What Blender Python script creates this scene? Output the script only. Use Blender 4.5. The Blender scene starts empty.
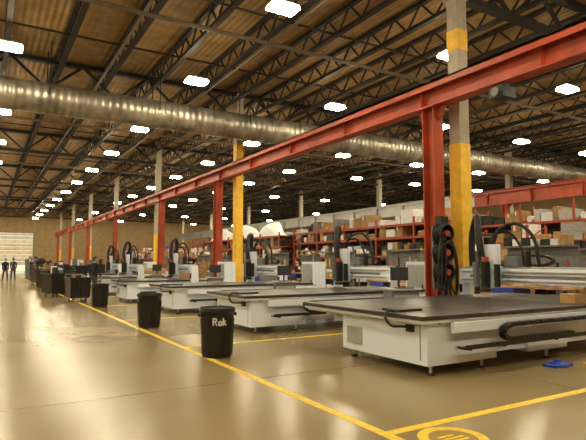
import bpy, math, random
from mathutils import Vector, Matrix
random.seed(7)
S = bpy.context.scene
try:
    S.view_settings.view_transform = 'Standard'
    S.view_settings.look = 'None'
except Exception as e: print(e)

# ---------------------------------------------------------------- materials
def newmat(name):
    m = bpy.data.materials.new(name); m.use_nodes = True
    nt = m.node_tree; b = nt.nodes['Principled BSDF']
    return m, nt, b
def mat(name, col, rough=0.5, metal=0.0, var=0.12, scale=6.0, bump=0.0, emis=0.0):
    m, nt, b = newmat(name)
    n = nt.nodes.new('ShaderNodeTexNoise'); n.inputs['Scale'].default_value = scale
    n.inputs['Detail'].default_value = 5
    tc = nt.nodes.new('ShaderNodeTexCoord'); nt.links.new(tc.outputs['Object'], n.inputs['Vector'])
    r = nt.nodes.new('ShaderNodeValToRGB')
    r.color_ramp.elements[0].position = .3; r.color_ramp.elements[1].position = .7
    r.color_ramp.elements[0].color = [max(0, c*(1-var)) for c in col]+[1]
    r.color_ramp.elements[1].color = [min(1, c*(1+var)) for c in col]+[1]
    nt.links.new(n.outputs['Fac'], r.inputs['Fac']); nt.links.new(r.outputs['Color'], b.inputs['Base Color'])
    b.inputs['Roughness'].default_value = rough; b.inputs['Metallic'].default_value = metal
    if bump:
        bp = nt.nodes.new('ShaderNodeBump'); bp.inputs['Strength'].default_value = bump
        nt.links.new(n.outputs['Fac'], bp.inputs['Height']); nt.links.new(bp.outputs['Normal'], b.inputs['Normal'])
    if emis:
        b.inputs['Emission Color'].default_value = [*col, 1]; b.inputs['Emission Strength'].default_value = emis
    return m

WHITE = mat('white_paint', (.78,.86,.99), .35, var=.01)
WHITE2 = mat('white_wrap', (.78,.8,.82), .4, var=.1)
GREY = mat('grey_paint', (.16,.17,.18), .45)
LGREY = mat('light_grey_steel', (.42,.42,.41), .4, .3)
DARK = mat('dark_mat', (.034,.031,.031), .38, var=.25, scale=3)
BLACK = mat('black_plastic', (.008,.008,.009), .4)
RUBBER = mat('black_rubber', (.008,.008,.008), .6)
RED = mat('red_paint', (.38,.055,.018), .5, var=.3, scale=2)
RACKRED = mat('rack_orange', (.36,.06,.018), .5)
YEL = mat('yellow_paint', (.85,.52,.04), .5, var=.12)
YLINE = mat('yellow_line_paint', (.88,.60,.05), .45, var=.2, scale=14)
STEELCOL = mat('column_grey', (.42,.38,.3), .6)
JOIST = mat('joist_steel', (.012,.009,.006), .7)
PIPE = mat('pipe_steel', (.14,.105,.07), .5)
CARD = mat('cardboard', (.38,.23,.10), .8, var=.2)
WOOD = mat('plywood', (.48,.30,.14), .7, var=.25)
BLUE = mat('blue_plastic', (.02,.06,.45), .4)
GREEN = mat('green_plastic', (.05,.2,.1), .5)
ALU = mat('aluminium', (.6,.6,.6), .3, .9)
SKIN = mat('skin', (.5,.3,.2), .5, var=.05)
HAIR = mat('hair', (.04,.025,.015), .7)
NAVY = mat('navy_cloth', (.015,.018,.035), .9)
DENIM = mat('denim', (.03,.04,.08), .9)
GCLOTH = mat('grey_cloth', (.06,.06,.06), .9)
LABEL = mat('white_label', (.8,.8,.8), .5, var=.02)
SCREEN = mat('monitor_screen', (.04,.05,.07), .2)

def floor_mat():
    m, nt, b = newmat('polished_concrete')
    tc = nt.nodes.new('ShaderNodeTexCoord')
    n1 = nt.nodes.new('ShaderNodeTexNoise'); n1.inputs['Scale'].default_value=.45; n1.inputs['Detail'].default_value=4; n1.inputs['Roughness'].default_value=.5
    n2 = nt.nodes.new('ShaderNodeTexNoise'); n2.inputs['Scale'].default_value=14; n2.inputs['Detail'].default_value=5; n2.inputs['Roughness'].default_value=.6
    for n in (n1,n2): nt.links.new(tc.outputs['Object'], n.inputs['Vector'])
    mx = nt.nodes.new('ShaderNodeMath'); mx.operation='MULTIPLY_ADD'; mx.inputs[1].default_value=.25
    nt.links.new(n2.outputs['Fac'], mx.inputs[0]); nt.links.new(n1.outputs['Fac'], mx.inputs[2])
    r = nt.nodes.new('ShaderNodeValToRGB')
    r.color_ramp.elements[0].position=.25; r.color_ramp.elements[0].color=(.225,.168,.078,1)
    r.color_ramp.elements[1].position=1.0; r.color_ramp.elements[1].color=(.33,.25,.12,1)
    nt.links.new(mx.outputs[0], r.inputs['Fac'])
    sep = nt.nodes.new('ShaderNodeSeparateXYZ'); nt.links.new(tc.outputs['Object'], sep.inputs[0])
    outs=[]
    for ax,per in (('X',6.1),('Y',6.1)):
        a = nt.nodes.new('ShaderNodeMath'); a.operation='PINGPONG'; a.inputs[1].default_value=per/2
        nt.links.new(sep.outputs[ax], a.inputs[0])
        c = nt.nodes.new('ShaderNodeMath'); c.operation='LESS_THAN'; c.inputs[1].default_value=.008
        nt.links.new(a.outputs[0], c.inputs[0]); outs.append(c)
    mm = nt.nodes.new('ShaderNodeMath'); mm.operation='MAXIMUM'
    nt.links.new(outs[0].outputs[0], mm.inputs[0]); nt.links.new(outs[1].outputs[0], mm.inputs[1])
    mc = nt.nodes.new('ShaderNodeMix'); mc.data_type='RGBA'
    mc.inputs['B'].default_value=(.14,.10,.05,1)
    nt.links.new(mm.outputs[0], mc.inputs['Factor']); nt.links.new(r.outputs['Color'], mc.inputs['A'])
    nt.links.new(mc.outputs['Result'], b.inputs['Base Color'])
    rr = nt.nodes.new('ShaderNodeMapRange'); rr.inputs['To Min'].default_value=.20; rr.inputs['To Max'].default_value=.28
    nt.links.new(n1.outputs['Fac'], rr.inputs['Value']); nt.links.new(rr.outputs[0], b.inputs['Roughness'])
    return m
FLOOR = floor_mat()

def wave_mat(name, col, rough, metal, axis, scale, strength, var=.15):
    m = mat(name, col, rough, metal, var, 2.0)
    nt = m.node_tree; b = nt.nodes['Principled BSDF']
    tc = nt.nodes.new('ShaderNodeTexCoord'); w = nt.nodes.new('ShaderNodeTexWave')
    w.bands_direction = axis; w.inputs['Scale'].default_value = scale
    nt.links.new(tc.outputs['Object'], w.inputs['Vector'])
    bp = nt.nodes.new('ShaderNodeBump'); bp.inputs['Strength'].default_value = strength; bp.inputs['Distance'].default_value=.05
    nt.links.new(w.outputs['Fac'], bp.inputs['Height']); nt.links.new(bp.outputs['Normal'], b.inputs['Normal'])
    return m
DECK = wave_mat('roof_deck', (.27,.165,.055), .7, 0, 'X', 1.6, .6, .3)
DUCT = wave_mat('galvanised_duct', (.34,.31,.26), .42, .7, 'X', 1.3, .6, .45)
WALLM = wave_mat('tan_wall', (.34,.24,.12), .8, 0, 'X', 1.0, .4)
DOORM = wave_mat('door_panel', (.7,.68,.6), .5, 0, 'Z', .6, .5)

def emat(name, col, s):
    m, nt, b = newmat(name)
    b.inputs['Base Color'].default_value=[*col,1]
    b.inputs['Emission Color'].default_value=[*col,1]; b.inputs['Emission Strength'].default_value=s
    return m
LAMP = emat('lamp_lens', (1,.86,.58), 155)
LAMPS = emat('lamp_refractor', (1,.84,.55), 36)

# ---------------------------------------------------------------- mesh builder
class MB:
    def __init__(s): s.v=[]; s.f=[]; s.m=[]; s.sm=[]; s.mats=[]
    def mi(s, m):
        if m not in s.mats: s.mats.append(m)
        return s.mats.index(m)
    def add(s, vs, fs, m, smooth=False):
        o=len(s.v); s.v += [tuple(x) for x in vs]; k=s.mi(m)
        for f in fs: s.f.append([i+o for i in f]); s.m.append(k); s.sm.append(smooth)
    def box(s, x0,x1,y0,y1,z0,z1, m):
        s.add([(x0,y0,z0),(x1,y0,z0),(x1,y1,z0),(x0,y1,z0),(x0,y0,z1),(x1,y0,z1),(x1,y1,z1),(x0,y1,z1)],
              [(0,3,2,1),(4,5,6,7),(0,1,5,4),(1,2,6,5),(2,3,7,6),(3,0,4,7)], m)
    def rbox(s, x0,x1,y0,y1,z0,z1,m,ang=0):
        cx,cy=(x0+x1)/2,(y0+y1)/2; c,sn=math.cos(ang),math.sin(ang)
        P=[(x0,y0,z0),(x1,y0,z0),(x1,y1,z0),(x0,y1,z0),(x0,y0,z1),(x1,y0,z1),(x1,y1,z1),(x0,y1,z1)]
        P=[(cx+(x-cx)*c-(y-cy)*sn, cy+(x-cx)*sn+(y-cy)*c, z) for x,y,z in P]
        s.add(P,[(0,3,2,1),(4,5,6,7),(0,1,5,4),(1,2,6,5),(2,3,7,6),(3,0,4,7)], m)
    def frame(s,p,q):
        p=Vector(p);q=Vector(q);d=(q-p).normalized()
        up=Vector((0,0,1)) if abs(d.z)<.95 else Vector((0,1,0))
        a=d.cross(up).normalized(); b=a.cross(d).normalized()
        return p,q,a,b
    def bar(s,p,q,w,h,m):
        p,q,a,b=s.frame(p,q); vs=[]
        for c in (p,q):
            for (i,j) in ((-1,-1),(1,-1),(1,1),(-1,1)): vs.append(c+a*i*w/2+b*j*h/2)
        s.add(vs,[(0,1,2,3),(4,7,6,5),(0,4,5,1),(1,5,6,2),(2,6,7,3),(3,7,4,0)],m)
    def cyl(s,p,q,r0,r1,m,n=16,caps=True):
        p,q,a,b=s.frame(p,q); vs=[]
        for c,r in ((p,r0),(q,r1)):
            for i in range(n):
                t=2*math.pi*i/n; vs.append(c+(a*math.cos(t)+b*math.sin(t))*r)
        s.add(vs,[(i,(i+1)%n,n+(i+1)%n,n+i) for i in range(n)],m,True)
        if caps: s.add(vs,[tuple(range(n))[::-1],tuple(range(n,2*n))],m)
    def tube(s,pts,r,m,n=8):
        pts=[Vector(p) for p in pts]; k=len(pts); vs=[]
        up=Vector((0,0,1)); pa=None
        for i,p in enumerate(pts):
            d=(pts[min(i+1,k-1)]-pts[max(i-1,0)]).normalized()
            if pa is None:
                u=up if abs(d.z)<.9 else Vector((1,0,0)); a=d.cross(u).normalized()
            else:
                a=(pa-d*pa.dot(d)).normalized()
            pa=a; b=a.cross(d)
            rr = r[i] if isinstance(r,(list,tuple)) else r
            for j in range(n):
                t=2*math.pi*j/n; vs.append(p+(a*math.cos(t)+b*math.sin(t))*rr)
        fs=[(i*n+j,i*n+(j+1)%n,(i+1)*n+(j+1)%n,(i+1)*n+j) for i in range(k-1) for j in range(n)]
        s.add(vs,fs,m,True)
        s.add(vs,[tuple(range(n))[::-1],tuple(range((k-1)*n,k*n))],m)
    def torus(s,c,axis,R,r,m,n=20,k=8):
        c=Vector(c); axis=Vector(axis).normalized()
        u=axis.orthogonal().normalized(); w=axis.cross(u); vs=[]
        for i in range(n):
            t=2*math.pi*i/n; d=u*math.cos(t)+w*math.sin(t)
            for j in range(k):
                e=2*math.pi*j/k; vs.append(c+d*(R+r*math.cos(e))+axis*r*math.sin(e))
        s.add(vs,[(i*k+j,((i+1)%n)*k+j,((i+1)%n)*k+(j+1)%k,i*k+(j+1)%k) for i in range(n) for j in range(k)],m,True)
    def lathe(s,prof,c,m,n=28):
        vs=[];c=Vector(c)
        for r,z in prof:
            for j in range(n):
                t=2*math.pi*j/n; vs.append(c+Vector((r*math.cos(t),r*math.sin(t),z)))
        k=len(prof)
        s.add(vs,[(i*n+j,i*n+(j+1)%n,(i+1)*n+(j+1)%n,(i+1)*n+j) for i in range(k-1) for j in range(n)],m,True)
        if prof[0][0]>.01: s.add(vs,[tuple(range(n))[::-1]],m)
        if prof[-1][0]>.01: s.add(vs,[tuple(range((k-1)*n,k*n))],m)
    def loft(s,secs,m):
        """rect sections (hx,hy,z)"""
        vs=[]
        for hx,hy,z in secs: vs+=[(-hx,-hy,z),(hx,-hy,z),(hx,hy,z),(-hx,hy,z)]
        k=len(secs)
        fs=[(i*4+j,i*4+(j+1)%4,(i+1)*4+(j+1)%4,(i+1)*4+j) for i in range(k-1) for j in range(4)]
        s.add(vs,fs+[(3,2,1,0),(k*4-4,k*4-3,k*4-2,k*4-1)],m)
    def obj(s,name,parent=None,loc=(0,0,0),rot=0,bevel=0):
        me=bpy.data.meshes.new(name); me.from_pydata(s.v,[],s.f)
        for m in s.mats: me.materials.append(m)
        me.polygons.foreach_set('material_index',s.m); me.polygons.foreach_set('use_smooth',s.sm); me.update()
        o=bpy.data.objects.new(name,me); S.collection.objects.link(o)
        o.location=loc; o.rotation_euler=(0,0,rot)
        if parent: o.parent=parent
        if bevel:
            b=o.modifiers.new('bevel','BEVEL'); b.width=bevel; b.segments=2; b.limit_method='ANGLE'; b.angle_limit=math.radians(50)
        return o
def empty(name,loc=(0,0,0),rot=0):
    e=bpy.data.objects.new(name,None); S.collection.objects.link(e); e.location=loc; e.rotation_euler=(0,0,rot); e.empty_display_size=.2
    return e
def bez(ps,n=10):
    P=[Vector(p) for p in ps]; P=[P[0]*2-P[1]]+P+[P[-1]*2-P[-2]]; out=[]
    for i in range(1,len(P)-2):
        a,b,c,d=P[i-1:i+3]
        for k in range(n):
            t=k/n; out.append(.5*((2*b)+(c-a)*t+(2*a-5*b+4*c-d)*t*t+(3*b-a-3*c+d)*t**3))
    out.append(P[-2]); return out

# ---------------------------------------------------------------- shell
X0,X1,Y0,Y1,ZR=-14,44,-8,85,8.9
b=MB(); b.box(X0,X1,Y0,Y1+14,-.2,0,FLOOR); b.obj('floor')
b=MB(); b.box(X0,X1,Y0,Y1,ZR,ZR+.15,DECK); b.obj('ceiling')
b=MB(); b.box(X0-.2,X0,Y0,Y1,-.2,ZR+.15,WALLM); b.obj('wall_left')
b=MB(); b.box(X1,X1+.2,Y0,Y1,-.2,ZR+.15,WALLM); b.obj('wall_right')
b=MB(); b.box(X0-.2,X1+.2,Y0-.2,Y0,-.2,ZR+.15,WALLM); b.obj('wall_front')
b=MB()
DX0,DX1,DZ=-1.2,6.1,5.7
b.box(X0-.2,DX0,Y1,Y1+.2,-.2,ZR+.15,WALLM); b.box(DX1,X1+.2,Y1,Y1+.2,-.2,ZR+.15,WALLM); b.box(DX0,DX1,Y1,Y1+.2,DZ,ZR+.15,WALLM)
b.obj('wall_back')
b=MB()
for i in range(9):
    z=1.02+i*.53
    b.box(DX0+.02,DX1-.02,Y1-.16,Y1-.10,z,min(z+.5,DZ-.02),DOORM)
    if i in (2,6):
        for k in range(6):
            b.box(DX0+.3+k*1.2,DX0+1.2+k*1.2-.1,Y1-.18,Y1-.16,z+.1,z+.4,LABEL)
b.box(DX0-.15,DX0,Y1-.2,Y1-.02,0,DZ+.15,GREY); b.box(DX1,DX1+.15,Y1-.2,Y1-.02,0,DZ+.15,GREY); b.box(DX0,DX1,Y1-.2,Y1-.02,DZ,DZ+.15,GREY)
b.obj('door_1')

# floor markings
b=MB()
b.box(3.02,3.12,-4,60,0,.003,YLINE); b.box(3.12,14,3.55,3.65,0,.003,YLINE)
for yy in (8.95,13.8,18.6,23.5): b.box(3.12,9.5,yy-.04,yy+.04,0,.003,YLINE)
b.obj('floor_marking_lines')
b=MB(); b.lathe([(.30,0.0),(.30,.004)],(0,0,0),YLINE,40); b.lathe([(.21,.0045),(.21,.005)],(0,0,0),mat('sign_brown',(.3,.2,.04),.5),32)
for (x0,y0,x1,y1) in ((-.12,.0,.12,.0),(-.12,.06,.06,.06),(-.08,-.06,.12,-.06)): b.box(x0,x1,y0-.015,y1+.015,.005,.006,YLINE)
b.obj('floor_safety_sign',loc=(3.50,3.22,0))

# ---------------------------------------------------------------- roof steel
BAY=12.2
GY=[8.2+BAY*k for k in range(-1,7)]
b=MB()
def truss(b,p,q,depth,pan,cw,ww,m):
    p=Vector(p);q=Vector(q);L=(q-p).length;d=(q-p)/L;n=max(2,int(L/pan));
    dn=Vector((0,0,-depth))
    b.bar(p,q,cw,cw*.7,m); b.bar(p+dn,q+dn,cw,cw*.7,m)
    for i in range(n):
        a=p+d*(L*i/n); c=p+d*(L*(i+.5)/n)+dn; e=p+d*(L*(i+1)/n)
        b.bar(a,c,ww,ww,m); b.bar(c,e,ww,ww,m)
x=X0+.9
while x<X1:
    for k in range(len(GY)-1):
        truss(b,(x,GY[k],ZR-.06),(x,GY[k+1],ZR-.06),.62,1.1,.15,.045,JOIST)
    x+=1.68
b.obj('roof_joists')
b=MB()
for y in GY: truss(b,(X0+.02,y,ZR-.1),(X1-.02,y,ZR-.1),1.05,2.4,.22,.09,JOIST)
for y0 in GY[:-1]:
    for f in (.33,.66):
        b.bar((X0+.02,y0+BAY*f,ZR-.66),(X1-.02,y0+BAY*f,ZR-.66),.05,.05,JOIST)
b.obj('roof_girders')
for yy,z in ((13.2,ZR-.95),(26,ZR-.95),(38,ZR-.95)):
    b=MB(); b.cyl((X0+.1,yy,z),(X1-.1,yy,z),.06,.06,PIPE,10); b.obj('sprinkler_pipe')
for xx,z in ((3.4,ZR-.8),(7.2,ZR-.8),(14.5,ZR-.8),(20.1,ZR-.8),(26,ZR-.8)):
    b=MB(); b.cyl((xx,Y0+.1,z),(xx,Y1-.1,z),.045,.045,PIPE,8); b.obj('sprinkler_pipe')

# building columns
def ibeam_col(b,x,y,z0,z1,w,d,m,t=.03):
    b.box(x-w/2,x+w/2,y-d/2,y-d/2+t,z0,z1,m); b.box(x-w/2,x+w/2,y+d/2-t,y+d/2,z0,z1,m); b.box(x-t/2,x+t/2,y-d/2+t,y+d/2-t,z0,z1,m)
for ix,x in enumerate((9.35,9.35+18.2,9.35+34)):
    for k,y in enumerate(GY[1:]):
        b=MB(); zt={0:4.2,1:6.6}.get(k,3.2) if ix==0 else 3.0
        b.box(x-.17,x+.17,y-.17,y+.17,0,zt,YEL); b.box(x-.16,x+.16,y-.16,y+.16,zt,ZR-.06,STEELCOL)
        b.box(x-.26,x+.26,y-.26,y+.26,0,.03,GREY)
        b.box(x-.24,x+.24,y-.24,y+.24,ZR-1.25,ZR-1.18,STEELCOL)
        if ix==0 and k==0: b.box(x-.17,x+.17,y-.17,y+.17,6.4,6.9,YEL)
        b.obj('building_column',bevel=.02)

def runway(name,x,y0,y1,zb,zt,m,colys,cw=.36,colm=None):
    e=empty(name,(0,0,0)); b=MB()
    b.box(x-.17,x+.17,y0,y1,zb,zb+.035,m); b.box(x-.2,x+.2,y0,y1,zt-.04,zt,m); b.box(x-.012,x+.012,y0,y1,zb+.035,zt-.04,m)
    b.box(x-.2,x-.17,y0,y1,zt-.16,zt,m); b.box(x+.17,x+.2,y0,y1,zt-.16,zt,m)
    b.box(x-.03,x+.03,y0,y1,zt,zt+.07,m)
    y=y0+.5
    while y<y1:
        b.box(x-.15,x+.15,y-.006,y+.006,zb+.03,zt-.04,m); y+=3.05
    b.obj('runway_beam',e)
    for y in colys:
        b=MB(); ibeam_col(b,x,y,0.03,zb-.03,.3,cw,colm or m)
        b.box(x-.28,x+.28,y-.28,y+.28,0,.03,m); b.box(x-.22,x+.22,y-.24,y+.24,zb-.03,zb,m)
        for sy in (-1,1):
            b.add([(x-.01,y+sy*.18,zb-.03),(x-.01,y+sy*.45,zb-.03),(x-.01,y+sy*.18,zb-.35),(x+.01,y+sy*.18,zb-.03),(x+.01,y+sy*.45,zb-.03),(x+.01,y+sy*.18,zb-.35)],[(0,1,2),(5,4,3),(0,3,4,1),(1,4,5,2),(2,5,3,0)],m)
        b.obj('runway_column',e)
    return e
e=runway('crane_runway',8.8,-4,82,5.05,5.6,RED,(-3.5,8.5,21.3,29.8,42.2,54.6,67,79))
b=MB(); b.box(-.2,.2,-.16,.16,-.3,-.08,BLACK); b.box(-.06,.06,-.12,.12,-.08,0,GREY); b.cyl((-.24,0,-.19),(.24,0,-.19),.09,.09,GREY,14)
b.obj('hoist_trolley',e,loc=(8.8,6.6,5.05))
runway('crane_runway',27.3,6,22.8,5.0,5.9,RED,(8.5,20.5))
runway('crane_runway',27.3,22.85,82,5.0,5.9,LGREY,(33,45,57,69),colm=RED)

# big duct
b=MB()
dz,dy,R=6.98,18.95,.52
b.cyl((X0+.02,dy,dz),(X1-.02,dy,dz),R,R,DUCT,28)
x=X0+.4
while x<X1:
    b.cyl((x-.03,dy,dz),(x+.03,dy,dz),R+.02,R+.02,DUCT,28)
    x+=1.25
x=X0+1
while x<X1:
    b.bar((x,dy-R,dz),(x,dy-R,ZR-.1),.03,.01,JOIST); b.bar((x,dy+R,dz),(x,dy+R,ZR-.1),.03,.01,JOIST); x+=3.66
b.obj('ventilation_duct')

# ---------------------------------------------------------------- lamps (rectangular high-bays)
b=MB()
b.loft([(.31,.19,0),(.35,.22,.02),(.35,.22,.06)],LAMP)
b.loft([(.35,.22,.062),(.32,.18,.14)],LAMPS)
b.loft([(.32,.18,.141),(.22,.12,.19),(.22,.12,.22)],LGREY)
LZ=7.48
for sx in (-.2,.2):
    b.bar((sx,0,.22),(0,0,.5),.012,.012,GREY)
b.cyl((0,0,.49),(0,0,ZR-.68-LZ),.012,.012,GREY,6)
lo=b.obj('high_bay_lamp'); me=lo.data; bpy.data.objects.remove(lo)
LY=[-2.4,4,10.4,16.3,23.7,29.8,36,42.3,48.6,54.9,61.2,67.5,73.8,80]
for lx in (-11,-5.35,.35,5.9,11.6,17.4,23.1,28.8,36):
    for i,ly in enumerate(LY):
        if lx>20 and ly>25 and i%2==0: continue
        if lx>10 and ly>50 and i%2==0: continue
        o=bpy.data.objects.new('high_bay_lamp',me); S.collection.objects.link(o); o.location=(lx,ly,LZ)

# ---------------------------------------------------------------- CNC routers
def chain(b,pts,w,th,m):
    P=bez(pts,6)
    for i in range(len(P)-1):
        d=(P[i+1]-P[i])
        a=P[i]+d*.06; c=P[i+1]-d*.06
        b.bar(a,c,w,th,m)
def cnc(loc,top_w,base_w,L,gx,big=False):
    e=empty('cnc_router',loc)
    b=MB()
    b.box(.15,L-.1,.0,base_w,.40,.70,WHITE)
    b.box(.15,1.5,.0,base_w,.14,.40,WHITE); b.box(2.3,3.3,.06,base_w-.06,.14,.40,WHITE); b.box(L-1.3,L-.1,.0,base_w,.14,.40,WHITE)
    b.box(1.5,L-1.3,.10,base_w-.1,.2,.40,WHITE)
    b.box(.147,.153,.12,.14,.2,.66,GREY)
    b.box(.14,.16,base_w-.5,base_w-.12,.24,.5,LGREY)
    b.obj('base_frame',e,bevel=.018)
    b=MB()
    for x in (.3,1.3,2.8,L-1.1,L-.3):
        for y in (.1,base_w-.1):
            b.cyl((x,y,.03),(x,y,.15),.022,.022,ALU,10); b.cyl((x,y,0),(x,y,.035),.06,.045,BLACK,14)
    b.obj('levelling_feet',e)
    b=MB()
    b.box(.0,L,-.08,top_w-.08,.70,.745,WHITE)
    for i in range(int(L/.3)): b.box(.05+i*.3,.1+i*.3,-.03,top_w-.12,.67,.70,ALU)
    b.obj('bed_frame',e,bevel=.008)
    b=MB()
    n=5
    for i in range(n):
        a=-.03+i*(L-.1)/n
        b.box(a,a+(L-.1)/n-.012,-.10,top_w-.06,.745,.80,DARK)
    b.obj('vacuum_table',e,bevel=.006)
    b=MB()
    for y in (-.14,top_w-.08):
        b.box(.5,L,y,y+.06,.56,.70,WHITE); b.box(.5,L,y+.015,y+.045,.70,.735,ALU)
    b.obj('side_rails',e,bevel=.006)
    b=MB()
    for y in (-.26,top_w-.02):
        b.add([(gx-.14,y,.5),(gx+.2,y,.5),(gx+.15,y,1.34),(gx-.08,y,1.34),(gx-.14,y+.12,.5),(gx+.2,y+.12,.5),(gx+.15,y+.12,1.34),(gx-.08,y+.12,1.34)],
              [(0,1,2,3),(7,6,5,4),(0,4,5,1),(1,5,6,2),(2,6,7,3),(3,7,4,0)],WHITE)
        b.box(gx-.146,gx-.08,y+.03,y+.09,.85,1.02,BLACK)
    b.box(gx-.1,gx+.16,-.2,top_w+.08,1.06,1.36,WHITE)
    b.box(gx-.13,gx-.1,-.1,top_w,1.11,1.14,ALU); b.box(gx-.13,gx-.1,-.1,top_w,1.28,1.31,ALU)
    b.box(gx-.106,gx-.1,.15,top_w-.2,1.175,1.235,GREY)
    b.box(gx-.06,gx+.14,-.15,top_w+.03,1.36,1.40,LGREY)
    b.obj('gantry',e,bevel=.012)
    cy=top_w*.72
    b=MB()
    b.box(gx-.26,gx-.13,cy-.2,cy+.2,.98,1.85,WHITE)
    b.cyl((gx-.36,cy,.98),(gx-.36,cy,1.5),.095,.095,BLACK,18); b.cyl((gx-.36,cy,.9),(gx-.36,cy,.98),.04,.06,ALU,14)
    b.cyl((gx-.36,cy,1.5),(gx-.36,cy,1.6),.07,.07,RED,14)
    b.torus((gx-.36,cy,.93),(0,0,1),.09,.03,BLACK)
    b.box(gx-.24,gx-.15,cy-.12,cy+.12,1.85,2.0,BLACK)
    b.box(gx-.1,gx+.12,cy-.55,cy-.25,1.40,1.62,GREY); b.cyl((gx-.05,cy-.75,1.4),(gx-.05,cy-.75,1.7),.06,.06,BLACK,12)
    b.cyl((gx-.33,cy+.25,1.0),(gx-.33,cy+.25,1.5),.07,.07,GREY,14); b.cyl((gx-.33,cy-.26,1.0),(gx-.33,cy-.26,1.45),.06,.06,BLACK,14)
    b.obj('spindle_carriage',e,bevel=.008)
    b=MB()
    b.tube(bez([(gx-.3,cy+.1,1.4),(gx-.34,cy+.15,1.95),(gx-.2,cy+.3,2.38),(gx+.0,cy+.5,2.42),(gx+.1,cy+.7,2.05),(gx+.12,cy+.72,1.5),(gx+.12,cy+.7,1.3)],8),.07,RUBBER,10)
    b.tube(bez([(gx-.2,cy-.1,1.9),(gx-.15,cy-.2,2.15),(gx,cy-.5,2.25),(gx+.08,cy-.8,1.95),(gx+.08,cy-.9,1.36)],8),.035,RUBBER,8)
    b.tube(bez([(gx-.2,cy,1.9),(gx-.15,cy-.1,2.05),(gx,cy-.3,2.1),(gx+.08,cy-.5,1.8),(gx+.08,cy-.6,1.36)],8),.025,RUBBER,8)
    b.obj('dust_hose',e)
    b=MB()
    chain(b,[(gx+.22,cy-.1,1.43),(gx+.22,cy-.5,1.43),(gx+.22,cy-.9,1.43),(gx+.22,cy-1.1,1.51),(gx+.22,cy-.95,1.6),(gx+.22,cy-.5,1.62),(gx+.22,cy-.1,1.62)],.09,.045,BLACK)
    b.box(gx+.16,gx+.28,-.1,top_w*.9,1.38,1.40,BLACK)
    b.obj('cable_chain',e)
    b=MB()
    y=-.22
    chain(b,[(gx-.1,y,.63),(gx-1,y,.63),(1.75,y,.63),(1.5,y,.62),(1.36,y,.55),(1.41,y,.46),(1.6,y,.42),(2.0,y,.42),(3.0,y,.42)],.10,.055,BLACK)
    b.box(.55,3.4,y-.06,y+.07,.36,.385,BLACK); b.box(.55,3.4,y-.065,y-.055,.36,.42,BLACK)
    for x in (.7,1.4,2.6): b.box(x,x+.04,y,.02,.33,.36,BLACK)
    b.box(gx-.15,gx+.1,y-.03,y+.04,.58,.72,BLACK)
    b.obj('side_cable_chain',e)
    b=MB()
    b.box(L+.05,L+.55,.2,.95,.08,1.5,WHITE); b.box(L+.04,L+.05,.25,.9,.15,1.42,LGREY); b.box(L+.02,L+.04,.3,.33,.7,.9,BLACK)
    for z in (.25,.29,.33,.37): b.box(L+.035,L+.04,.4,.75,z,z+.015,BLACK)
    b.cyl((L+.3,.6,1.5),(L+.3,.6,1.75),.02,.02,GREY)
    for i,c in enumerate((RED,YEL,GREEN)): b.cyl((L+.3,.6,1.75+i*.06),(L+.3,.6,1.81+i*.06),.03,.03,c,12)
    b.box(L+.1,L+.5,.3,.8,0,.08,BLACK)
    b.obj('control_cabinet',e,bevel=.008)
    b=MB()
    ya=.55
    b.tube(bez([(.12,ya,.81),(-.04,ya-.02,.83),(-.12,ya-.05,.74),(-.08,ya-.12,.64),(.03,ya-.2,.63),(.14,ya-.25,.62)],8),.018,RUBBER,8)
    b.box(.1,.155,ya-.32,ya-.2,.56,.66,BLACK)
    b.box(.16,.6,ya-.01,ya+.35,.80,.83,BLACK)
    b.obj('end_cable',e)
    return e
cnc((4.85,5.0,0),2.85,1.85,5.6,4.2)
cnc((4.65,9.8,0),2.1,1.8,5.3,3.85)
cnc((4.6,14.7,0),2.1,1.8,5.0,3.6)
cnc((4.4,19.5,0),2.1,1.8,4.0,2.6)
cnc((4.4,24.4,0),2.1,1.8,4.0,1.8)
cnc((4.4,31.2,0),2.1,1.8,4.0,2.4)

b=MB(); b.lathe([(.14,0),(.15,.02),(.13,.05),(.05,.06),(.04,.1)],(0,0,0),BLUE,20); b.box(-.22,.22,-.1,.1,0,.035,BLUE)
b.obj('foot_pedal',loc=(7.2,4.62,0),bevel=.005)
b=MB(); b.tube(bez([(0,0,.02),(.3,-.15,.02),(.6,-.1,.02),(.9,.1,.02),(1.3,.05,.02),(1.7,.2,.02)],8),.02,YEL,8); b.obj('air_hose',loc=(7.55,4.45,0))

# operator stations
def station(loc,rot):
    e=empty('operator_workstation',loc,rot); b=MB()
    b.box(-.3,.3,-.25,.25,.05,.9,GREY); b.box(-.35,.35,-.3,.3,.9,.94,LGREY); b.box(-.26,.26,-.256,-.25,.1,.8,LGREY)
    b.box(-.26,.26,-.2,.2,0,.05,BLACK)
    b.cyl((0,.1,.94),(0,.1,1.15),.025,.025,BLACK,10)
    b.obj('cabinet',e,bevel=.01); b=MB()
    b.box(-.2,.2,.04,.09,1.1,1.38,BLACK); b.box(-.185,.185,.033,.04,1.115,1.365,SCREEN)
    b.box(-.2,.2,-.25,-.09,.94,.96,BLACK)
    b.obj('monitor_and_keyboard',e,bevel=.006)
station((7.7,8.45,0),-.3); station((7.6,13.3,0),-.4); station((7.4,18.1,0),-.4); station((6.6,22.9,0),-.3); station((6.6,28.9,0),-.3)

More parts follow.
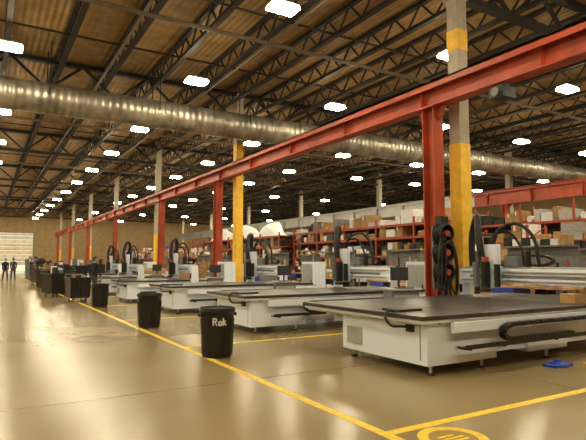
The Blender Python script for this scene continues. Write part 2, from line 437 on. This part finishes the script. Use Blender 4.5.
# ---------------------------------------------------------------- trash cans
def trash(loc,rot=0,lab=True):
    e=empty('trash_can',loc,rot); b=MB()
    b.lathe([(.0,0),(.225,0),(.235,.02),(.262,.62),(.266,.7),(.285,.705),(.29,.74),(.275,.75),(.262,.75),(.255,.70),(.225,.06),(0,.05)],(0,0,0),BLACK,36)
    for k in range(2):
        b.bar((-.29 if k else .29,-.07,.66),(-.29 if k else .29,.07,.66),.03,.05,BLACK)
    for j in range(12):
        t=2*math.pi*j/12; b.bar((.236*math.cos(t),.236*math.sin(t),.04),(.265*math.cos(t),.265*math.sin(t),.6),.012,.02,BLACK)
    b.obj('bin_body',e)
    b=MB()
    b.lathe([(.275,.748),(.285,.76),(.27,.775),(.262,.77),(.25,.72)],(0,0,0),RUBBER,36)
    b.obj('bin_liner',e)
    if not lab: return
    b=MB()
    def P(u,z):
        r=.268; t=math.radians(-92)+u/r
        return (r*math.cos(t),r*math.sin(t),z)
    def st(u0,z0,u1,z1): b.bar(P(u0,z0),P(u1,z1),.018,.016,LABEL)
    z0,z1,zm=.51,.62,.57
    st(-.16,z0,-.16,z1);st(-.16,z1,-.11,z1-.01);st(-.11,z1-.01,-.11,zm);st(-.11,zm,-.16,zm);st(-.14,zm,-.10,z0)
    st(-.07,z0,-.07,zm);st(-.07,zm,-.03,zm);st(-.03,zm,-.03,z0);st(-.03,z0,-.07,z0)
    st(.0,z0,.0,z1);st(.0,zm-.02,.035,zm+.01);st(.012,zm-.02,.045,z0)
    b.obj('label',e)
trash((3.26,7.87,0)); trash((3.33,12.1,0),.8,False); trash((3.38,18.3,0),2,False)

def cart(loc,rot,w=.75,d=1.0,h=.95,m=BLACK):
    e=empty('utility_cart',loc,rot); b=MB()
    b.add([(-w/2+.03,-d/2+.04,.16),(w/2-.03,-d/2+.04,.16),(w/2-.03,d/2-.04,.16),(-w/2+.03,d/2-.04,.16),(-w/2,-d/2,h),(w/2,-d/2,h),(w/2,d/2,h),(-w/2,d/2,h)],
          [(0,3,2,1),(4,5,6,7),(0,1,5,4),(1,2,6,5),(2,3,7,6),(3,0,4,7)],m)
    for (x0,x1,y0,y1) in ((-w/2-.03,w/2+.03,-d/2-.03,-d/2+.02),(-w/2-.03,w/2+.03,d/2-.02,d/2+.03),(-w/2-.03,-w/2+.02,-d/2,d/2),(w/2-.02,w/2+.03,-d/2,d/2)):
        b.box(x0,x1,y0,y1,h-.05,h+.02,m)
    for k in range(4):
        x=-w/2+.12+k*(w-.24)/3; b.box(x-.015,x+.015,-d/2-.005,-d/2+.05,.2,h-.05,m)
    b.obj('tub',e,bevel=.015)
    b=MB()
    for x in (-w/2+.14,w/2-.14):
        for y in (-d/2+.17,d/2-.17):
            b.cyl((x-.02,y,.07),(x+.02,y,.07),.07,.07,RUBBER,14); b.box(x-.03,x+.03,y-.02,y+.02,.07,.17,GREY)
    b.tube([(-w/2+.05,d/2,h-.1),(-w/2+.05,d/2+.15,h+.12),(w/2-.05,d/2+.15,h+.12),(w/2-.05,d/2,h-.1)],.015,GREY,8)
    for k in range(5):
        x=random.uniform(-w/2+.15,w/2-.2); y=random.uniform(-d/2+.15,d/2-.25)
        b.rbox(x,x+random.uniform(.1,.25),y,y+.2,h,h+random.uniform(.08,.35),random.choice([BLACK,CARD,GREY,DARK,BLACK,WHITE2]),random.uniform(-.6,.6))
    b.obj('wheels_and_handle',e)
cart((3.1,21.2,0),.1,.75,.9,.9); cart((2.7,24.6,0),.3,.8,1.1,1.0); cart((3.3,26.8,0),-.2,.9,1.2,1.1,DARK)
cart((3.0,30.0,0),.4,.9,1.2,1.1); cart((3.3,33.5,0),.0,1,1.2,1.2,GREY); cart((3.3,38,0),.2,1,1.3,1.2)
cart((4.0,28.2,0),.2,.8,1,1.3); cart((4.1,36,0),.2,1,1,1.3,DARK); cart((3.9,44.6,0),.1,1.1,1.3,1.5); cart((4.3,49,0),.1,1.1,1.3,1.6)
cart((3.8,53,0),0,1.1,1.3,1.5,GREY); cart((4.2,58,0),.1,1.2,1.4,1.7,DARK)

# ---------------------------------------------------------------- hoses on the red column
e=empty('hose_reel_station',(8.72,8.12,0)); b=MB()
b.box(-.22,.22,.15,.19,.9,2.3,GREY)
for z,r in ((2.12,.24),(1.7,.25),(1.27,.24)):
    for k in range(5): b.torus((0,.12-k*.045,z),(0,1,0),r-.012*k,.026,RUBBER)
    b.cyl((0,-.09,z),(0,.18,z),.07,.07,RED,12)
b.box(-.12,.12,.0,.17,2.32,2.5,BLACK)
b.obj('coils',e); b=MB()
for k,(x,zz) in enumerate(((-.3,.5),(.2,.3),(-.1,.2),(.24,.8),(-.2,.9))):
    b.tube(bez([(x*.5,-.03,2.1),(x,-.09,1.6),(x*1.1,-.09,1.0),(x*.8,-.07,zz),(x*.2,-.04,1.1)],8),.022,RUBBER,8)
b.obj('hoses',e)

# ---------------------------------------------------------------- racks
def rack(x,y0,n,levels,depth=1.1,bay=2.7,fill=.93,top=.9,drape=False):
    e=empty('pallet_rack',(x,y0,0)); H=levels[-1]+top
    b=MB()
    for i in range(n+1):
        for dx in (0,depth):
            b.box(dx-.04,dx+.04,i*bay-.04,i*bay+.04,0,H,RACKRED); b.box(dx-.07,dx+.07,i*bay-.07,i*bay+.07,0,.01,RACKRED)
        z=.3
        while z<H-.5:
            b.bar((0,i*bay,z),(depth,i*bay,z+.5),.03,.03,RACKRED); z+=.5
    for z in levels:
        for dx in (0,depth): b.box(dx-.03,dx+.03,0.04,n*bay-.04,z-.12,z,RACKRED)
        b.box(.03,depth-.03,.04,n*bay-.04,z-.03,z-.005,WOOD)
    b.obj('rack_frame',e)
    b=MB(); pal=[CARD,CARD,BLACK,WOOD,DARK,WHITE2,GREY,WHITE2,LGREY,BLUE,BLACK,CARD,WOOD]
    for i in range(n):
        for z in [0.0]+list(levels):
            y=i*bay+.12
            while y<(i+1)*bay-.35:
                w=random.uniform(.2,.9); w=min(w,(i+1)*bay-.1-y)
                if drape and z==levels[-1]: break
                if random.random()<fill:
                    h=random.uniform(.2,.7); m=random.choice(pal)
                    if random.random()<.25:
                        kk=int(h/.06)
                        for q in range(max(1,kk)): b.box(.06+random.uniform(0,.05),depth-.1,y,y+w-.05,z+q*.06,z+q*.06+.05,m)
                    elif random.random()<.12:
                        b.cyl((.1,y+.2,z+.16),(depth-.1,y+.2,z+.16),.16,.16,WHITE2,16); w=.42
                    else:
                        b.box(.05+random.uniform(0,.1),depth-.08,y,y+w-.05,z,z+h,m)
                        if m is CARD: b.box(.04,.06,y+w*.4,y+w*.55,z+h*.6,z+h*.9,LABEL)
                y+=w
    b.box(depth-.02,depth,.1,n*bay-.1,.1,levels[-1],DARK)
    b.obj('stored_goods',e)
    if drape:
        b=MB(); z0=levels[-1]; nx,ny=10,60; Ly=n*bay*.72; vs=[]
        for i in range(ny+1):
            for j in range(nx+1):
                u=j/nx; v=i/ny
                edge=min(1,min(u,1-u)*5)*min(1,min(v,1-v)*14)
                hgt=(.55+.25*math.sin(v*17)+.12*math.sin(v*41+u*5)+.08*math.sin(u*9+v*23))*edge
                vs.append((.02+u*(depth-.04),.6+v*Ly,z0+.01+max(0,hgt)))
        b.add(vs,[(i*(nx+1)+j,i*(nx+1)+j+1,(i+1)*(nx+1)+j+1,(i+1)*(nx+1)+j) for i in range(ny) for j in range(nx)],WHITE2,True)
        b.obj('dust_sheet',e)
rack(17,6.5,3,(.8,1.55,2.25),top=.6); rack(17,15.0,5,(.9,1.8,2.7,3.3),top=.3); rack(16.2,29,6,(.9,1.7,2.5,3.2),top=.2,drape=True); rack(15.5,47,8,(1.2,2.4))
rack(22.5,8,16,(1.2,2.4,3.4)); rack(33,10,18,(1.4,2.8,4.0))
rack(12.6,34,8,(.9,1.8),1.0)

def pallet(loc,rot,kind,h):
    e=empty('pallet_load',loc,rot); b=MB()
    for y in (-.5,-.03,.44): b.box(-.6,.6,y,y+.06,.02,.11,WOOD)
    for i in range(7): b.box(-.6+i*.175,-.6+i*.175+.12,-.5,.5,.11,.13,WOOD)
    for i in range(3): b.box(-.6+i*.54,-.6+i*.54+.12,-.5,.5,0,.02,WOOD)
    b.obj('pallet',e); b=MB()
    if kind=='sheets':
        z=.13
        while z<h:
            t=.02; dx=random.uniform(-.02,.02); b.box(-.62+dx,.62+dx,-.52,.52,z,z+t,random.choice([WOOD,WOOD,CARD,WHITE2])); z+=.024
    elif kind=='boxes':
        z=.13
        while z<h:
            for ix in range(3):
                for iy in range(2): b.box(-.58+ix*.39,-.58+ix*.39+.37,-.48+iy*.48,-.48+iy*.48+.46,z,z+.33,CARD)
            z+=.335
    elif kind=='dark':
        b.box(-.56,.56,-.46,.46,.13,h,BLACK); b.box(-.5,.1,-.4,.4,h,h+.3,GREY); b.cyl((.3,0,h),(.3,0,h+.35),.12,.12,DARK,14)
    else:
        b.box(-.56,.56,-.46,.46,.13,h,WHITE2); b.box(-.5,.5,-.4,.4,h,h+.08,WHITE2)
    b.obj('load',e,bevel=.01 if kind!='sheets' else 0)
k=0
for (x,y) in ((12.6,9.5),(14.2,11),(13,14),(14.6,16.3),(12.4,18.6),(14,21.2),(12.5,25),(14.1,27),(12,29),(10.6,33.5),(11,38),(10.8,46),(11,52),(6.5,37),(7.2,43),(6.2,49),(6.8,56),(12.8,5.8),
              (9.9,18.0),(10.0,22.8),(8.2,23),(9.9,25.2),(7.9,28.5),(5.4,35),(6.6,40),(8.6,38.5),(5.4,45),(5.8,53),(8,35.2),(15.2,6.6),(13.6,7.6)):
    pallet((x,y,0),random.uniform(-.15,.15),('boxes','dark','sheets','dark','wrapped')[k%5],random.uniform(.6,1.4)); k+=1

def bench(loc,rot=0):
    e=empty('workbench',loc,rot); b=MB()
    b.box(-1,1,-.4,.4,.86,.92,WOOD)
    for x in (-.95,.88):
        for y in (-.36,.3): b.box(x,x+.06,y,y+.06,0,.86,GREY)
    b.box(-.95,.95,-.36,.36,.25,.28,GREY); b.box(-.9,-.3,-.38,.3,.62,.86,BLUE)
    for x in (-.97,.93): b.box(x,x+.04,.34,.38,.92,1.9,GREY)
    b.box(-.97,.97,.35,.37,1.2,1.85,GREY); b.box(-.95,.95,.1,.36,1.86,1.9,GREY)
    b.obj('bench_frame',e); b=MB()
    for i in range(7):
        x=-.9+i*.26; h=random.uniform(.08,.3); b.rbox(x,x+random.uniform(.1,.22),-.25,.05,.92,.92+h,random.choice([CARD,BLACK,RED,BLUE,LGREY,YEL]),random.uniform(-.4,.4))
        b.box(x,x+.05,.33,.35,1.3,1.3+random.uniform(.1,.4),random.choice([BLACK,YEL,RED]))
        b.box(x,x+.2,.12,.34,1.9,1.9+random.uniform(.1,.25),random.choice([CARD,BLACK,WHITE2]))
    for i in range(4):
        x=-.8+i*.45; b.rbox(x,x+.3,-.3,.2,.28,.28+random.uniform(.15,.3),random.choice([BLACK,GREY,CARD]),.1)
    b.obj('bench_clutter',e)
for p in ((11.6,8,1.57),(11.4,12.6,1.57),(11.6,16.6,1.57),(11.3,21,1.57),(10.4,28,1.57),(10.4,36,1.5),(10,41,1.57),(12.9,31,1.57),(15.3,8.6,1.57),(15.4,13.5,1.57),(15.2,20,1.57),(15,24,1.57)):
    bench(p[:2]+(0,),-p[2])

b=MB(); b.box(0,.32,0,.26,0,.16,CARD); b.box(.14,.18,-.001,.261,.155,.162,WOOD); b.obj('cardboard_box',loc=(8.4,5.05,.801),bevel=.004)

# ---------------------------------------------------------------- people
def skinmesh(vs,es,rs,root=0,sub=2):
    me=bpy.data.meshes.new('t'); me.from_pydata(vs,es,[]); o=bpy.data.objects.new('t',me); S.collection.objects.link(o)
    sk=o.modifiers.new('s','SKIN'); sk.use_smooth_shade=True
    for i,r in enumerate(rs): me.skin_vertices[0].data[i].radius=(r,r) if not isinstance(r,tuple) else r
    me.skin_vertices[0].data[root].use_root=True
    su=o.modifiers.new('u','SUBSURF'); su.levels=sub; su.render_levels=sub
    bpy.context.view_layer.update()
    dg=bpy.context.evaluated_depsgraph_get(); m2=bpy.data.meshes.new_from_object(o.evaluated_get(dg))
    V=[tuple(v.co) for v in m2.vertices]; F=[tuple(p.vertices) for p in m2.polygons]
    bpy.data.objects.remove(o); return V,F
def person(loc,rot,shirt,pants,step=.22,h=1.75):
    b=MB(); s=step
    vs=[(0,0,.95),(0,0,1.12),(0,.01,1.34),(0,.005,1.46),(0,-.01,1.55)]
    rs=[(.15,.11),(.145,.1),(.17,.11),(.06,.06),(.055,.055)]
    es=[(0,1),(1,2),(2,3),(3,4)]
    hands=[]
    for sx in (-1,1):
        f=s*sx
        k=len(vs)
        vs+=[(sx*.19,0,1.41),(sx*.24,f*.5,1.13),(sx*.25,f*.9-.06,.89)]; rs+=[.062,.045,.032]; es+=[(2,k),(k,k+1),(k+1,k+2)]
        hands.append((sx,vs[-1]))
        k=len(vs)
        vs+=[(sx*.09,0,.88),(sx*.1,-f*.5-.04,.5),(sx*.1,-f*1.0+.04,.09),(sx*.11,-f*1.0-.12,.04)]; rs+=[.09,.062,.042,(.04,.03)]; es+=[(0,k),(k,k+1),(k+1,k+2),(k+2,k+3)]
    V,F=skinmesh(vs,es,rs)
    gr={}
    for f in F:
        z=sum(V[i][2] for i in f)/len(f); x=abs(sum(V[i][0] for i in f)/len(f))
        m = SKIN if z>1.49 else shirt
        if x<.2 and z<.93: m=pants
        if z<.085: m=BLACK
        if x>.2 and z<.9: m=SKIN
        gr.setdefault(m.name,(m,[]))[1].append(f)
    for m,fs in gr.values(): b.add(V,fs,m,True)
    n,kk=16,12; hv=[]
    for i in range(kk+1):
        p=math.pi*i/kk
        for j in range(n):
            t=2*math.pi*j/n; x=.075*math.sin(p)*math.cos(t); y=.095*math.sin(p)*math.sin(t); z=.118*math.cos(p)
            if z<-.02: x*=1+z*2
            if y<-.07 and abs(x)<.03 and -.04<z<.02: y-=.02
            hv.append((x,y-.02,1.64+z))
    hf=[(i*n+j,(i+1)*n+j,(i+1)*n+(j+1)%n,i*n+(j+1)%n) for i in range(kk) for j in range(n)]
    b.add(hv,hf,SKIN,True)
    hh=[(x*1.1,(y+.02)*1.1-.012,1.64+(z-1.64)*1.1) for x,y,z in hv]
    b.add(hh,[f for f in hf if (sum(hh[i][2] for i in f)/4>1.68) or (sum(hh[i][1] for i in f)/4>.02 and sum(hh[i][2] for i in f)/4>1.58)],HAIR,True)
    for sx in (-1,1):
        b.torus((sx*.078,-.015,1.64),(1,0,0),.018,.008,SKIN,10,6)
        b.cyl((sx*.028,-.105,1.65),(sx*.028,-.112,1.65),.01,.008,BLACK,8)
    b.box(-.022,.022,-.112,-.104,1.585,1.592,RED)
    for sx,w in hands:
        x,y,z=w; vs=[(x,y,z),(x,y-.01,z-.08)]; es=[(0,1)]; rs=[.026,.034]
        for q in range(4):
            k=len(vs); oy=y-.035+q*.02; L=(.07,.08,.075,.055)[q]
            vs+=[(x,oy,z-.1),(x-sx*.006,oy-.004,z-.1-L*.5),(x-sx*.02,oy-.006,z-.1-L)]; rs+=[.01,.009,.008]; es+=[(1,k),(k,k+1),(k+1,k+2)]
        k=len(vs); vs+=[(x-sx*.01,y-.045,z-.06),(x-sx*.02,y-.06,z-.1)]; rs+=[.011,.009]; es+=[(0,k),(k,k+1)]
        V,F=skinmesh(vs,es,rs,0,1); b.add(V,F,SKIN,True)
    o=b.obj('person',loc=loc,rot=rot); o.scale=(h/1.75,)*3
    return o
person((1.35,43,0),.3,NAVY,GCLOTH,.2); person((1.95,45,0),-2.8,GCLOTH,DENIM,.12,1.8); person((2.9,41.0,0),1.2,NAVY,DENIM,.05)
person((4.0,23.0,0),2.0,NAVY,GCLOTH,.1,1.72)

# ---------------------------------------------------------------- world + camera
w=bpy.data.worlds.new('world'); S.world=w; w.use_nodes=True
nt=w.node_tree; bg=nt.nodes['Background']
sky=nt.nodes.new('ShaderNodeTexSky'); sky.sky_type='NISHITA'; sky.sun_elevation=math.radians(35); sky.sun_disc=False
nt.links.new(sky.outputs[0],bg.inputs[0]); bg.inputs[1].default_value=.12
cd=bpy.data.cameras.new('camera'); cam=bpy.data.objects.new('camera',cd); S.collection.objects.link(cam)
cd.sensor_width=36; cd.lens=519/586*36; cd.clip_end=500
cam.location=(0,0,1.5); cam.rotation_euler=(math.radians(94.6),0,math.radians(-30.7))
S.camera=cam
